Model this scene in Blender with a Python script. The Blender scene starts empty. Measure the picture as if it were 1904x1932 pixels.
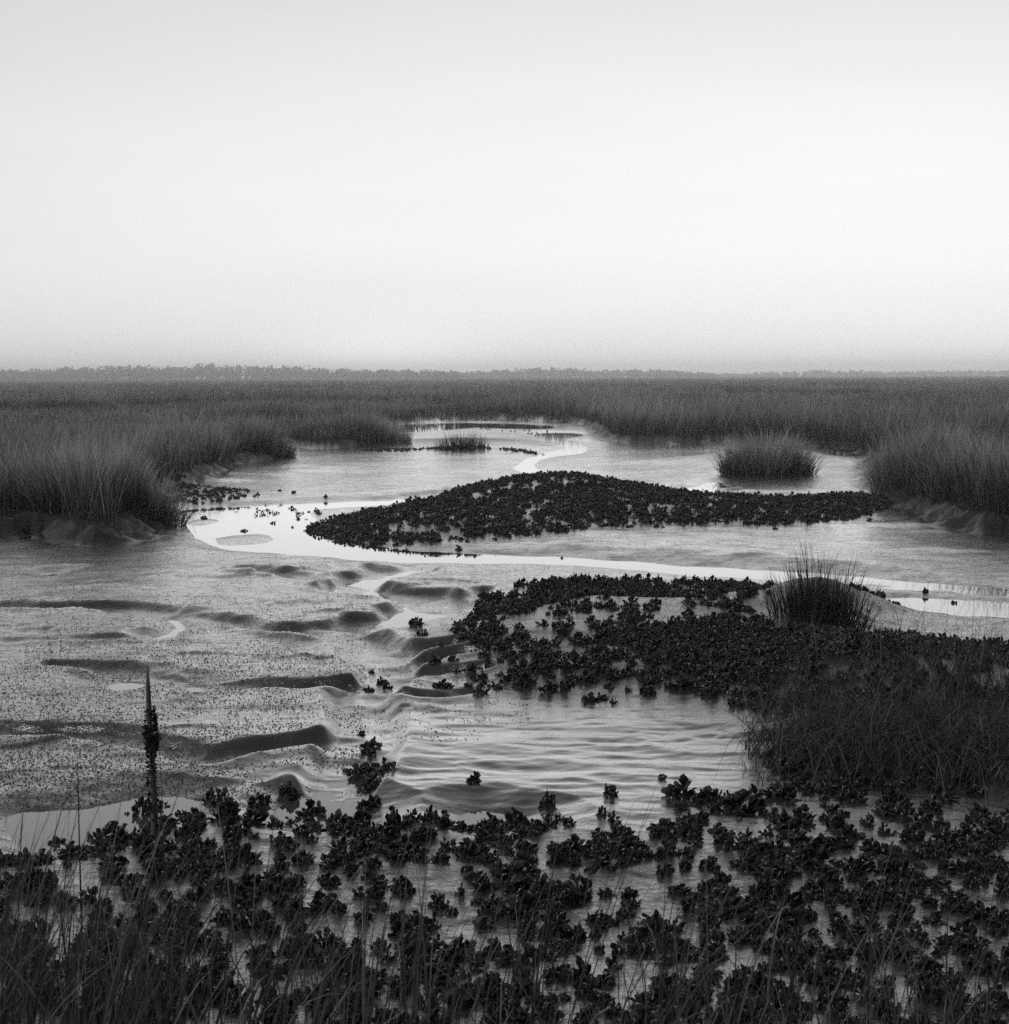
import bpy, math, random
import numpy as np
from mathutils import Matrix, Vector

SEED = 7
random.seed(SEED)
RNG = np.random.default_rng(SEED)
S = bpy.context.scene
COL = S.collection

# ------------------------------------------------------------------ camera
# photo grid used for the survey of the site: 1904 x 1932, focal length 2618 of those units
PW, PH, FPX = 1904.0, 1932.0, 2618.0
CAMH = 2.5
HORIZ = 710.0
PITCH = math.atan((PH / 2 - HORIZ) / FPX)
ROLL = math.radians(-0.23)
cam_d = bpy.data.cameras.new('camera')
cam = bpy.data.objects.new('camera', cam_d)
COL.objects.link(cam)
cam_d.sensor_fit = 'HORIZONTAL'
cam_d.sensor_width = 56.6
cam_d.lens = 56.6 * FPX / PW
cam_d.clip_start = 0.05
cam_d.clip_end = 30000
cam_d.dof.use_dof = True
cam_d.dof.focus_distance = 17.0
cam_d.dof.aperture_fstop = 16.0
cam.matrix_world = (Matrix.Translation((0, 0, CAMH)) @ Matrix.Rotation(math.pi / 2 - PITCH, 4, 'X')
                    @ Matrix.Rotation(ROLL, 4, 'Z'))
S.camera = cam
CM = np.array(cam.matrix_world.to_3x3())

# ------------------------------------------------------------------ sky, sun, exposure
SUN_EL, SUN_AZ = math.radians(50), math.radians(-118)     # soft sun set behind left, placed to keep glints off the mud
world = bpy.data.worlds.new('World')
S.world = world
world.use_nodes = True
wn, wl = world.node_tree.nodes, world.node_tree.links
wn.clear()
w_out = wn.new('ShaderNodeOutputWorld')
w_bg = wn.new('ShaderNodeBackground')
w_sky = wn.new('ShaderNodeTexSky')
w_sky.sky_type = 'NISHITA'
w_sky.sun_disc = False
w_sky.sun_elevation = SUN_EL
w_sky.sun_rotation = SUN_AZ
w_sky.air_density = 1.2
w_sky.dust_density = 4.0
w_sky.ozone_density = 1.0
w_bw = wn.new('ShaderNodeRGBToBW')                        # the photograph is black and white
wl.new(w_sky.outputs[0], w_bw.inputs[0])


def wmath(op, a, b=None, c=None, clamp=False):
    n = wn.new('ShaderNodeMath')
    n.operation = op
    n.use_clamp = clamp
    for i, v in enumerate((a, b, c)):
        if v is None:
            continue
        if isinstance(v, (int, float)):
            n.inputs[i].default_value = v
        else:
            wl.new(v, n.inputs[i])
    return n.outputs[0]


w_tc = wn.new('ShaderNodeTexCoord')
w_sep = wn.new('ShaderNodeSeparateXYZ')
wl.new(w_tc.outputs['Generated'], w_sep.inputs[0])


def wcurve(val, pts):
    n = wn.new('ShaderNodeValToRGB')
    cr = n.color_ramp
    cr.interpolation = 'B_SPLINE'
    while len(cr.elements) < len(pts):
        cr.elements.new(0.5)
    for e, (p, v) in zip(cr.elements, pts):
        e.position = p
        e.color = (v, v, v, 1)
    wl.new(val, n.inputs[0])
    return n.outputs[0]


# high cloud by height and bearing; unseen parts shaped for mud and grass tone
w_el = wcurve(w_sep.outputs['Z'], [(0.0, 1.0), (0.02, 0.95), (0.05, 0.93), (0.09, 0.97), (0.14, 0.95),
                                   (0.20, 0.88), (0.27, 0.76), (0.40, 0.66), (0.58, 0.30), (1.0, 0.14)])
w_az = wcurve(wmath('MULTIPLY_ADD', w_sep.outputs['Y'], 0.5, 0.5),
              [(0.0, 0.12), (0.5, 0.2), (0.8, 0.6), (0.95, 0.95), (1.0, 1.0)])
w_lr = wmath('MULTIPLY_ADD', w_sep.outputs['X'], 0.22, 1.0)
w_veil = wmath('MULTIPLY', wmath('MULTIPLY', w_el, w_az), w_lr)
# low glow over the far trees
w_gx = wmath('POWER', wmath('DIVIDE', wmath('ADD', w_sep.outputs['X'], 0.085), 0.07), 2.0)
w_gz = wmath('POWER', wmath('DIVIDE', wmath('SUBTRACT', w_sep.outputs['Z'], 0.004), 0.028), 2.0)
w_gy = wmath('GREATER_THAN', w_sep.outputs['Y'], 0.0)
w_gl = wmath('MULTIPLY', wmath('EXPONENT', wmath('MULTIPLY', wmath('ADD', w_gx, w_gz), -1.0)), w_gy)
w_noise = wn.new('ShaderNodeTexNoise')
w_map = wn.new('ShaderNodeMapping')
w_map.inputs['Scale'].default_value = (3, 3, 22)
wl.new(w_tc.outputs['Generated'], w_map.inputs[0])
wl.new(w_map.outputs[0], w_noise.inputs['Vector'])
w_noise.inputs['Scale'].default_value = 1.3
w_noise.inputs['Detail'].default_value = 4
w_nz = wmath('MULTIPLY_ADD', w_noise.outputs[0], 0.08, 0.96)
w_tot = wmath('ADD', wmath('MULTIPLY', wmath('MULTIPLY_ADD', w_gl, 0.24, w_veil), w_nz),
              wmath('MINIMUM', wmath('MULTIPLY', w_bw.outputs[0], 0.004), 0.03))
wl.new(w_tot, w_bg.inputs['Color'])
w_bg.inputs['Strength'].default_value = 1.0
wl.new(w_bg.outputs[0], w_out.inputs['Surface'])

sun_d = bpy.data.lights.new('sun', 'SUN')
sun_d.energy = 1.5
sun_d.angle = math.radians(30)
sun_d.color = (1, 1, 1)
sun = bpy.data.objects.new('sun', sun_d)
COL.objects.link(sun)
sun.rotation_euler = Vector((math.sin(SUN_AZ) * math.cos(SUN_EL), math.cos(SUN_AZ) * math.cos(SUN_EL), math.sin(SUN_EL))).to_track_quat('Z', 'Y').to_euler()
sun.location = (-40, 10, 60)
S.view_settings.view_transform = 'Standard'
S.view_settings.look = 'None'
S.view_settings.exposure = 0.0
S.view_settings.gamma = 1.0
S.cycles.use_denoising = False        # keeps blades and pellets crisp; what noise is left reads as film grain
S.cycles.use_adaptive_sampling = False
S.cycles.volume_bounces = 4
S.cycles.max_bounces = 8


# ------------------------------------------------------------------ survey helpers
def P(px, py, z=0.0):
    """photo grid point -> point of the site at height z"""
    px = np.asarray(px, float)
    py = np.asarray(py, float)
    d = np.stack([(px - PW / 2) / FPX, -(py - PH / 2) / FPX, -np.ones_like(px)], -1) @ CM.T
    t = (z - CAMH) / d[..., 2]
    return d[..., 0] * t, d[..., 1] * t


def pol(pts, z=0.0):
    a = np.array([(p[0], p[1], p[2] if len(p) > 2 else z) for p in pts], float)
    out = []
    for x, y, zz in a:
        u, v = P(x, y, zz)
        out.append((float(u), float(v)))
    return np.array(out)


def to_px(x, y, z):
    v = np.stack([x, y, np.asarray(z) - CAMH], -1) @ CM
    return PW / 2 + FPX * v[..., 0] / -v[..., 2], PH / 2 - FPX * v[..., 1] / -v[..., 2]


def hash2(ix, iy, s):
    n = (ix.astype(np.int64) * 374761393 + iy.astype(np.int64) * 668265263 + s * 974711) & 0xffffffff
    n = ((n ^ (n >> 13)) * 1274126177) & 0xffffffff
    n = (n ^ (n >> 16)) & 0xffffff
    return n / float(0xffffff)


def vnoise(x, y, s=0):
    ix, iy = np.floor(x), np.floor(y)
    fx, fy = x - ix, y - iy
    fx = fx * fx * fx * (fx * (fx * 6 - 15) + 10)
    fy = fy * fy * fy * (fy * (fy * 6 - 15) + 10)
    a, b = hash2(ix, iy, s), hash2(ix + 1, iy, s)
    c, d = hash2(ix, iy + 1, s), hash2(ix + 1, iy + 1, s)
    return (a + (b - a) * fx) * (1 - fy) + (c + (d - c) * fx) * fy


def fbm(x, y, s=0, o=4):
    r, a, t = 0, 1.0, 0
    for i in range(o):
        r = r + a * vnoise(x * 0.866 - y * 0.5, x * 0.5 + y * 0.866, s + i * 17)
        t += a
        a *= 0.5
        x, y = x * 2.03 + 11.3, y * 2.03 - 7.1
    return r / t


def sdf(poly, x, y, margin=1e9):
    """signed distance, negative inside; +margin where farther than margin"""
    lo, hi = poly.min(0) - margin, poly.max(0) + margin
    m = (x > lo[0]) & (x < hi[0]) & (y > lo[1]) & (y < hi[1])
    out = np.full(x.shape, float(margin))
    if not m.any():
        return out
    qx, qy = x[m], y[m]
    d2 = np.full(qx.shape, 1e18)
    ins = np.zeros(qx.shape, bool)
    n = len(poly)
    for i in range(n):
        ax, ay = poly[i]
        bx, by = poly[(i + 1) % n]
        ex, ey = bx - ax, by - ay
        t = np.clip(((qx - ax) * ex + (qy - ay) * ey) / (ex * ex + ey * ey + 1e-12), 0, 1)
        d2 = np.minimum(d2, (qx - ax - t * ex) ** 2 + (qy - ay - t * ey) ** 2)
        if ay != by:
            c = ((ay > qy) != (by > qy)) & (qx < (bx - ax) * (qy - ay) / (by - ay) + ax)
            ins ^= c
    r = np.sqrt(d2)
    out[m] = np.where(ins, -r, np.minimum(r, margin))
    return out


def ldist(line, x, y, margin=3.0):
    """distance to an open line (n,2)"""
    lo, hi = line.min(0) - margin, line.max(0) + margin
    m = (x > lo[0]) & (x < hi[0]) & (y > lo[1]) & (y < hi[1])
    out = np.full(x.shape, float(margin))
    if not m.any():
        return out
    qx, qy = x[m], y[m]
    d2 = np.full(qx.shape, 1e18)
    for i in range(len(line) - 1):
        ax, ay = line[i]
        bx, by = line[i + 1]
        ex, ey = bx - ax, by - ay
        t = np.clip(((qx - ax) * ex + (qy - ay) * ey) / (ex * ex + ey * ey + 1e-12), 0, 1)
        d2 = np.minimum(d2, (qx - ax - t * ex) ** 2 + (qy - ay - t * ey) ** 2)
    out[m] = np.minimum(np.sqrt(d2), margin)
    return out


def sstep(a, b, v):
    t = np.clip((v - a) / (b - a), 0, 1)
    return t * t * (3 - 2 * t)


def smooth_poly(poly, it=2, closed=True):
    for _ in range(it):
        q = []
        n = len(poly)
        for i in range(n if closed else n - 1):
            a, b = poly[i], poly[(i + 1) % n]
            q += [a * .75 + b * .25, a * .25 + b * .75]
        poly = np.array(q)
    return poly


# ------------------------------------------------------------------ survey of the site (photo grid)
MZ = 0.28                                           # height of the grass platform above the water
grass_edge = [(-500, 1010), (20, 985), (60, 972), (120, 992), (200, 998), (255, 985), (275, 955), (285, 915), (330, 900), (400, 880),
              (425, 862), (470, 860), (515, 852), (527, 830), (560, 833), (650, 833), (735, 824), (748, 810), (722, 795),
              (770, 788), (900, 782), (1000, 785), (1100, 790), (1125, 800), (1140, 818), (1200, 825), (1290, 826), (1360, 820),
              (1420, 822), (1500, 830), (1560, 834), (1620, 836), (1645, 850), (1648, 890), (1668, 912), (1735, 940), (1790, 966),
              (1875, 980), (2400, 1010)]
GRASS = np.vstack([smooth_poly(pol(grass_edge, MZ), 1, closed=False), [(2500, 400), (2500, 2600), (-2500, 2600), (-2500, 400)]])

WATER = [  # (outline, bank slope)
    # pool at the left and the long channel in front of the big oyster bed
    ([(330, 962), (440, 955), (520, 952), (600, 955), (590, 985), (610, 1010), (700, 1032), (840, 1043), (1040, 1050), (1250, 1066),
      (1450, 1076), (1650, 1090), (1850, 1108), (2100, 1125), (2100, 1140), (1700, 1112), (1450, 1094), (1200, 1078), (1050, 1064),
      (850, 1064), (700, 1060), (560, 1048), (450, 1040), (380, 1026), (355, 1000), (345, 975)], .06),
    ([(1655, 1130), (1750, 1128), (1870, 1138), (2100, 1150), (2100, 1180), (1870, 1162), (1760, 1158), (1690, 1155)], .07),
    ([(430, 958), (560, 950), (700, 942), (800, 934), (860, 925), (860, 945), (760, 958), (600, 962), (480, 966)], .05),
    # winding far channel
    ([(1055, 830), (1095, 832), (1112, 846), (1100, 856), (1060, 860), (1020, 866), (1000, 880), (1030, 890), (1075, 896), (1090, 905),
      (1030, 903), (985, 893), (968, 884), (985, 870), (1020, 857), (1062, 848), (1070, 842), (1035, 838)], .04),
    ([(1000, 818), (1060, 815), (1110, 820), (1075, 826), (1060, 832), (1110, 838), (1090, 846), (1030, 842), (1020, 830)], .04),
    ([(740, 801), (870, 797), (1000, 800), (1060, 806), (1000, 812), (900, 806), (860, 810), (760, 818), (735, 812)], .03),
    # pool behind the bed, right
    ([(1255, 922), (1310, 920), (1345, 907), (1368, 912), (1362, 922), (1380, 934), (1440, 936), (1500, 937), (1500, 948), (1420, 952),
      (1300, 942)], .08),
    # small pools
    ([(205, 1290), (225, 1285), (262, 1286), (268, 1294), (245, 1302), (210, 1300)], .10),
    ([(352, 1298), (380, 1297), (402, 1303), (375, 1308)], .10),
    ([(72, 1083), (110, 1079), (122, 1083), (90, 1090)], .10),
    ([(30, 1530), (120, 1530), (220, 1508), (300, 1500), (400, 1512), (395, 1545), (300, 1560), (200, 1600), (110, 1625), (30, 1620)], .12),
    ([(545, 1515), (640, 1520), (720, 1535), (700, 1556), (600, 1560), (540, 1545)], .12),
    ([(880, 1535), (960, 1540), (1010, 1560), (940, 1575), (870, 1560)], .12),
    ([(288, 1205), (325, 1196), (338, 1182), (322, 1170), (345, 1168), (352, 1180), (343, 1195), (315, 1208)], .12),
]
WATER = [(smooth_poly(pol(p), 2), s) for p, s in WATER]

CREEKS = [  # line, half width of the bed (m), width of the bank (m)
    ([(900, 1056), (860, 1064), (790, 1077), (735, 1090), (688, 1108), (655, 1119), (720, 1128), (790, 1138), (832, 1152), (800, 1164),
      (740, 1176), (690, 1186), (640, 1197), (598, 1207)], .26, .22),
    ([(598, 1207), (650, 1214), (690, 1224), (705, 1240), (714, 1270), (728, 1300), (700, 1325), (678, 1350), (692, 1375), (680, 1405), (664, 1440),
      (656, 1480), (650, 1530)], .16, .16),
    ([(680, 1412), (560, 1422), (420, 1440), (380, 1446), (300, 1432), (200, 1402), (100, 1394), (-60, 1394)], .07, .14),
    ([(345, 1168), (250, 1160), (120, 1154), (-60, 1152)], .10, .2),
    ([(345, 1168), (420, 1180), (510, 1200), (598, 1207)], .07, .16),
    ([(690, 1308), (590, 1310), (500, 1304), (400, 1300), (320, 1292), (200, 1270), (60, 1262)], .06, .14),
    ([(720, 1262), (770, 1246), (820, 1238), (870, 1238)], .045, .14),
    ([(728, 1286), (780, 1268), (840, 1256), (900, 1256)], .045, .14),
    ([(728, 1304), (790, 1292), (850, 1284), (930, 1288)], .045, .14),
    ([(700, 1328), (760, 1326), (840, 1332), (900, 1320)], .045, .14),
    ([(832, 1152), (880, 1140), (930, 1118)], .03, .18),
    ([(655, 1119), (600, 1108), (520, 1090), (430, 1082)], .02, .20),
    ([(288, 1207), (200, 1218), (100, 1214), (-20, 1222)], .02, .18),
]
CREEKS = [(smooth_poly(pol(p), 2, closed=False), w, s) for p, w, s in CREEKS]

# hummocks of mud: (x, y of the foot, half width px, rise m, depth behind m)
HUMPS = [(372, 1176, 60, .09, .8), (500, 1092, 100, .10, 1.2), (640, 1116, 70, .12, 1.0), (560, 1092, 70, .08, 1.0),
         (672, 1172, 75, .15, .8), (805, 1112, 60, .12, .8), (850, 1130, 50, .10, .8), (470, 1196, 150, .06, .9),
         (120, 1148, 90, .10, 1.0), (110, 1192, 70, .06, .6), (240, 1160, 90, .07, .8), (640, 1212, 60, .06, .4),
         (790, 1240, 60, .06, .5), (820, 1264, 70, .045, .5), (480, 1418, 120, .03, .5), (330, 1408, 60, .04, .5),
         (120, 1412, 110, .09, .5), (620, 1408, 60, .07, .4), (760, 1370, 60, .08, .5), (640, 1306, 70, .05, .4),
         (700, 1080, 50, .05, .6), (1200, 1074, 260, .05, 1.4), (1480, 1080, 220, .06, 1.6), (1120, 1050, 180, .05, 1.6),
         (1740, 1062, 60, .06, .8), (1800, 1050, 60, .06, .9), (1700, 1046, 50, .06, .9), (1640, 1000, 120, .10, 2.5),
         (620, 893, 60, .10, 3.0), (500, 900, 80, .10, 3.0), (1250, 878, 120, .06, 3.0), (400, 912, 60, .16, 3.0),
         (1560, 860, 90, .12, 4.0), (900, 866, 120, .10, 5.0), (460, 1022, 50, .055, 1.2),
         (1850, 1010, 120, .12, 3.0), (1500, 1400, 200, .06, .8)]
HUMPS += [(1030, 1044, 110, .07, 2.2), (1180, 1051, 140, .08, 2.4), (1340, 1060, 150, .08, 2.4), (1500, 1072, 150, .08, 2.2), (1640, 1084, 110, .06, 2.0),
          (760, 1120, 60, .10, .8), (890, 1112, 60, .08, .8), (540, 1150, 90, .07, .8), (420, 1098, 120, .07, 1.0), (220, 1120, 110, .07, 1.0),
          (380, 1250, 120, .05, .6), (560, 1262, 90, .05, .5), (180, 1330, 120, .06, .5), (480, 1340, 120, .03, .5), (130, 1470, 120, .05, .4)]
HUMPS = [(*[float(v) for v in P(x, y)], w, r, dp, y) for x, y, w, r, dp in HUMPS]

# raised beds: outline at z, rise, width of the shoulder (m)
BED_A = smooth_poly(pol([(560, 1000, 0), (640, 978, .05), (760, 955, .1), (830, 930, .2), (880, 906, .3), (960, 899, .35), (1100, 896, .36), (1180, 903, .33),
                         (1260, 928, .2), (1400, 938, .12), (1600, 935, .08), (1700, 945, .05), (1640, 985, 0), (1500, 1000, 0), (1200, 996, 0),
                         (1020, 1020, 0), (900, 1028, 0), (760, 1034, 0), (640, 1022, 0)]), 1)
BED_D = smooth_poly(pol([(790, 1195, .02), (860, 1172, .08), (930, 1130, .18), (1060, 1103, .22), (1200, 1103, .22), (1400, 1106, .2), (1520, 1125, .15),
                         (1640, 1130, .1), (1700, 1145, .04), (1700, 1180, .04), (1640, 1200, .1), (1850, 1225, .1), (2100, 1235, .1), (2100, 1400, 0), (1500, 1345, 0),
                         (1200, 1335, 0), (980, 1330, 0), (850, 1300, 0), (800, 1260, 0)]), 1)
BAR_C = smooth_poly(pol([(660, 855), (760, 850, .05), (840, 838, .2), (880, 832, .3), (930, 838, .2), (990, 850, .05), (1040, 858), (980, 858), (900, 850), (840, 850), (740, 858)]), 1)
BED_B = smooth_poly(pol([(260, 960), (290, 925), (330, 915), (400, 925), (480, 932), (490, 945), (420, 952), (340, 958)]), 1)
RISES = [(BED_A, .18, 1.6), (BED_D, .13, .9), (BAR_C, .16, 1.6), (BED_B, .06, .6)]
# round mounds under the tussocks: x, y, radius m, rise
MOUNDS = [(1040, 945, 2.9, .26), (1448, 872, 2.0, .38), (875, 838, 2.2, .15), (1545, 1172, .75, .26), (1640, 1330, 1.2, .22), (1800, 1400, .9, .16)]
MOUNDS = [(*[float(v) for v in P(x, y)], r, z) for x, y, r, z in MOUNDS]


ISLETS = [(*[float(v) for v in P(a, b)], c, d) for a, b, c, d in ((463, 1018, .42, .85), (385, 985, .25, .5), (1030, 838, .5, 2.0), (1600, 1106, .5, .2))]


def height(x, y, fine=True):
    """mud surface above the water level"""
    x = np.asarray(x, float)
    y = np.asarray(y, float)
    r = np.hypot(x, y)
    und = fbm(x * .55, y * .4, 3, 4) - .5
    h = .062 + und * .05
    rid = 1 - np.abs(2 * fbm(x * .5 + 1.5 * fbm(x * .3, y * .3, 12, 2), y * 1.3, 13, 4) - 1)
    h += (rid - .62) * .018 * sstep(28, 11, r)
    h += (fbm(x * 1.3, y * 2.6, 9, 4) - .5) * .022 * sstep(32, 11, r)
    # distorted coordinates keep outlines ragged
    jx = x + (fbm(x * 1.7, y * 1.7, 21, 3) - .5) * .22
    jy = y + (fbm(x * 1.7, y * 1.7, 31, 3) - .5) * .35
    for poly, rise, wd in RISES:
        d = sdf(poly, jx, jy, 1.0)
        h += rise * sstep(.25, -wd, d) * (0.8 + .4 * fbm(x * .8, y * .8, 5, 3))
    for hx, hy, w, rs, dp, py in HUMPS:
        rr = w / FPX * math.hypot(hx, hy)
        front = max(dp * .08, rs * .8)
        m = (np.abs(x - hx) < rr * 2.2) & (y > hy - front * 2 - 1) & (y < hy + dp * 4)
        if not m.any():
            continue
        xx, yy = jx[m] - hx, jy[m] - hy
        yy = yy + (fbm(x[m] * 5, y[m] * 5, 67, 3) - .5) * .30 + (fbm(x[m] * 1.6, y[m] * 1.6, 68, 2) - .5) * .5
        yy = yy + .25 * rr * (xx / rr) ** 2 * (.4 + .0 * xx)
        prof = sstep(-front, front, yy) * np.exp(-np.clip(yy, 0, None) / dp)
        h[m] += .30 * rs * prof * (.25 + 1.5 * fbm(x[m] * 1.6, y[m] * 1.6, 66, 3)) * np.exp(-(xx / rr) ** 2 * .9)
    # creek beds
    for line, w, sl in CREEKS:
        d = ldist(line, jx + (x - jx) * .5, jy + (y - jy) * .5, 3.0)
        nn = vnoise(x * 2.2, y * 2.2, 4)
        ww = w * (.4 + 1.1 * nn)
        bw = sl * (.6 + 1.0 * vnoise(x * 1.3, y * 1.3, 24))
        k = sstep(ww, ww + bw, d)
        bed = np.minimum(h, (-.006 if w > .12 else .004) + .016 * vnoise(x * 1.1, y * 1.1, 14) + .02 * (w < .06))
        h = bed * (1 - k) + h * k + .018 * np.exp(-((d - ww - bw) / .12) ** 2) * (d < 2.0)
    for poly, sl in WATER:
        d = sdf(poly, jx, jy, 3.0)
        c = d * sl * 1.6
        c = np.where(d < 0, np.maximum(d * .08, -.05) - .004, c)
        h = np.where(d < 2.5, np.minimum(h, np.maximum(c, -.05) + np.clip(d, 0, 3) ** 1.5 * .05), h)
    for mx, my, rad, z in MOUNDS:
        q = ((jx - mx) ** 2 + (jy - my) ** 2) / rad ** 2
        h += z * np.exp(-q * 1.1)
    # grass platform
    d = sdf(GRASS, jx, jy, 3.0)
    plat = MZ + (fbm(x * .3, y * .3, 71, 3) - .5) * .1
    t = sstep(.28, -.18, d)
    h = h * (1 - t) + np.maximum(plat, h) * t
    h += (fbm(x * 2.6, y * 2.6, 72, 4) - .5) * .34 * sstep(.5, .1, d) * sstep(-.6, -.1, d)
    # near bank on which the photographer stands
    h += .9 * sstep(5.0, 1.2, r) + .10 * sstep(6.2, 4.4, r)
    if fine:
        near = sstep(22, 9, r)
        # fine ripples on the smooth apron, lumps elsewhere
        sm = sstep(1.6, .2, np.hypot((x - AP[0]) * .62, y - AP[1]) / AP[2])
        rip = 1 - np.abs(2 * fbm(x * 1.0 + 2.0 * fbm(x * .8, y * .8, 7, 2), y * 3.4 + .5 * x, 51, 4) - 1)
        h += near * sm * ((rip - .6) * .017 + (fbm(x * 3 + 9, y * 8, 53, 3) - .5) * .016)
        lump = fbm(x * 9, y * 11, 61, 3) - .5
        h += near * (1 - .75 * sm) * lump * .012
        h += near * (1 - sm) * (fbm(x * 2.6, y * 5.6, 77, 3) - .5) * .018
        # keep open water open
        for poly, sl in WATER:
            dd = sdf(poly, jx, jy, .3)
            k = sstep(.08, -.22, dd)
            h = h * (1 - k) + np.minimum(h, -.006) * k
        for mx, my, ra, rb in ISLETS:
            q = ((jx - mx) / ra) ** 2 + ((jy - my) / rb) ** 2
            h = np.where(q < 1.6, np.maximum(h, .022 * (1 - q)), h)
    return h


_ax, _ay = P(1080, 1440)
AP = (float(_ax), float(_ay), 1.6)


# ------------------------------------------------------------------ materials
def mat(name):
    m = bpy.data.materials.new(name)
    m.use_nodes = True
    nt = m.node_tree
    b = nt.nodes['Principled BSDF']
    return m, nt, b


def grey(v):
    return (v, v, v, 1)


def add(nt, kind, **kw):
    n = nt.nodes.new(kind)
    for k, v in kw.items():
        if k in n.inputs:
            n.inputs[k].default_value = v
        else:
            setattr(n, k, v)
    return n


def ramp(nt, src, pts):
    n = nt.nodes.new('ShaderNodeValToRGB')
    while len(n.color_ramp.elements) < len(pts):
        n.color_ramp.elements.new(.5)
    for e, (p, v) in zip(n.color_ramp.elements, pts):
        e.position = p
        e.color = grey(v)
    nt.links.new(src, n.inputs[0])
    return n.outputs[0]


def wet_sheen(nt, b, ior, power, rough_src=None, rough=.05, film=None):
    """a water film over the ground: reflection follows Fresnel, strong at low angles"""
    L = nt.links.new
    fr = add(nt, 'ShaderNodeFresnel', IOR=ior)
    pw = add(nt, 'ShaderNodeMath', operation='MULTIPLY', use_clamp=True)
    L(fr.outputs[0], pw.inputs[0])
    pw.inputs[1].default_value = power
    gl = add(nt, 'ShaderNodeBsdfGlossy')
    gl.inputs['Color'].default_value = grey(.97)
    gl.inputs['Roughness'].default_value = rough
    if rough_src is not None:
        L(rough_src, gl.inputs['Roughness'])
    if b.inputs['Normal'].links:
        nn = b.inputs['Normal'].links[0].from_socket
        L(nn, gl.inputs['Normal'])
        L(nn, fr.inputs['Normal'])
    b.inputs['Specular IOR Level'].default_value = 0.0
    mx = add(nt, 'ShaderNodeMixShader')
    if film is None:
        L(pw.outputs[0], mx.inputs[0])
    else:
        fm = add(nt, 'ShaderNodeMath', operation='MULTIPLY')
        L(pw.outputs[0], fm.inputs[0])
        L(film, fm.inputs[1])
        L(fm.outputs[0], mx.inputs[0])
    L(b.outputs[0], mx.inputs[1])
    L(gl.outputs[0], mx.inputs[2])
    L(mx.outputs[0], nt.nodes['Material Output'].inputs['Surface'])


def mud_material():
    m, nt, b = mat('wet_mud')
    L = nt.links.new
    tc = add(nt, 'ShaderNodeTexCoord')
    mp = add(nt, 'ShaderNodeMapping')
    mp.inputs['Scale'].default_value = (1, 1.5, 1)
    L(tc.outputs['Object'], mp.inputs[0])
    n1 = add(nt, 'ShaderNodeTexNoise', Scale=.7, Detail=6, Roughness=.6)
    n2 = add(nt, 'ShaderNodeTexNoise', Scale=13, Detail=5, Roughness=.65)
    n3 = add(nt, 'ShaderNodeTexNoise', Scale=48, Detail=4, Roughness=.6)
    vo = add(nt, 'ShaderNodeTexVoronoi', Scale=26)
    for n in (n1, n2, n3, vo):
        L(mp.outputs[0], n.inputs['Vector'])
    L(ramp(nt, n1.outputs[0], [(.3, .022), (.7, .045)]), b.inputs['Base Color'])
    L(ramp(nt, n2.outputs[0], [(.3, .07), (.7, .20)]), b.inputs['Roughness'])
    b.inputs['IOR'].default_value = 2.4
    mx = add(nt, 'ShaderNodeMath', operation='MULTIPLY_ADD')
    L(n2.outputs[0], mx.inputs[0])
    mx.inputs[1].default_value = 1.2
    L(n3.outputs[0], mx.inputs[2])
    vr = ramp(nt, vo.outputs['Distance'], [(.10, 1.0), (.30, 0.0)])
    m2 = add(nt, 'ShaderNodeMath', operation='MULTIPLY_ADD')
    L(vr, m2.inputs[0])
    m2.inputs[1].default_value = .35
    L(mx.outputs[0], m2.inputs[2])
    at = add(nt, 'ShaderNodeAttribute', attribute_name='smooth')
    st = add(nt, 'ShaderNodeMath', operation='MULTIPLY_ADD')
    L(at.outputs['Fac'], st.inputs[0])
    st.inputs[1].default_value = -.6
    st.inputs[2].default_value = .9
    bp = add(nt, 'ShaderNodeBump', Distance=.0035)
    L(st.outputs[0], bp.inputs['Strength'])
    L(m2.outputs[0], bp.inputs['Height'])
    L(bp.outputs[0], b.inputs['Normal'])
    # the water film is broken by pellets, burrows and drained streaks
    mp2 = add(nt, 'ShaderNodeMapping')
    mp2.inputs['Scale'].default_value = (1, 2.4, 1)
    L(tc.outputs['Object'], mp2.inputs[0])
    g1 = add(nt, 'ShaderNodeTexNoise', Scale=26, Detail=3, Roughness=.7)
    g2 = add(nt, 'ShaderNodeTexNoise', Scale=5, Detail=6, Roughness=.7)
    g3 = add(nt, 'ShaderNodeTexNoise', Scale=1.1, Detail=4, Roughness=.6)
    for g in (g1, g2, g3):
        L(mp2.outputs[0], g.inputs['Vector'])

    def mul(a, c):
        q = add(nt, 'ShaderNodeMath', operation='MULTIPLY')
        L(a, q.inputs[0])
        L(c, q.inputs[1])
        return q.outputs[0]
    grain = mul(ramp(nt, g1.outputs[0], [(.36, .36), (.48, 1.0)]), ramp(nt, g2.outputs[0], [(.34, .50), (.50, 1.0)]))
    at3 = add(nt, 'ShaderNodeAttribute', attribute_name='apron')
    mxg = add(nt, 'ShaderNodeMix')
    L(at3.outputs['Fac'], mxg.inputs['Factor'])
    L(grain, mxg.inputs['A'])
    mxg.inputs['B'].default_value = .97
    film = mul(mxg.outputs['Result'], ramp(nt, g3.outputs[0], [(.32, .85), (.5, 1.0)]))
    at2 = add(nt, 'ShaderNodeAttribute', attribute_name='dry')
    dr = add(nt, 'ShaderNodeMath', operation='SUBTRACT')
    dr.inputs[0].default_value = 1.0
    L(at2.outputs['Fac'], dr.inputs[1])
    film = mul(film, dr.outputs[0])
    wet_sheen(nt, b, 1.75, 2.15, rough_src=ramp(nt, n2.outputs[0], [(.3, .08), (.7, .22)]), film=film)
    return m


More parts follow.
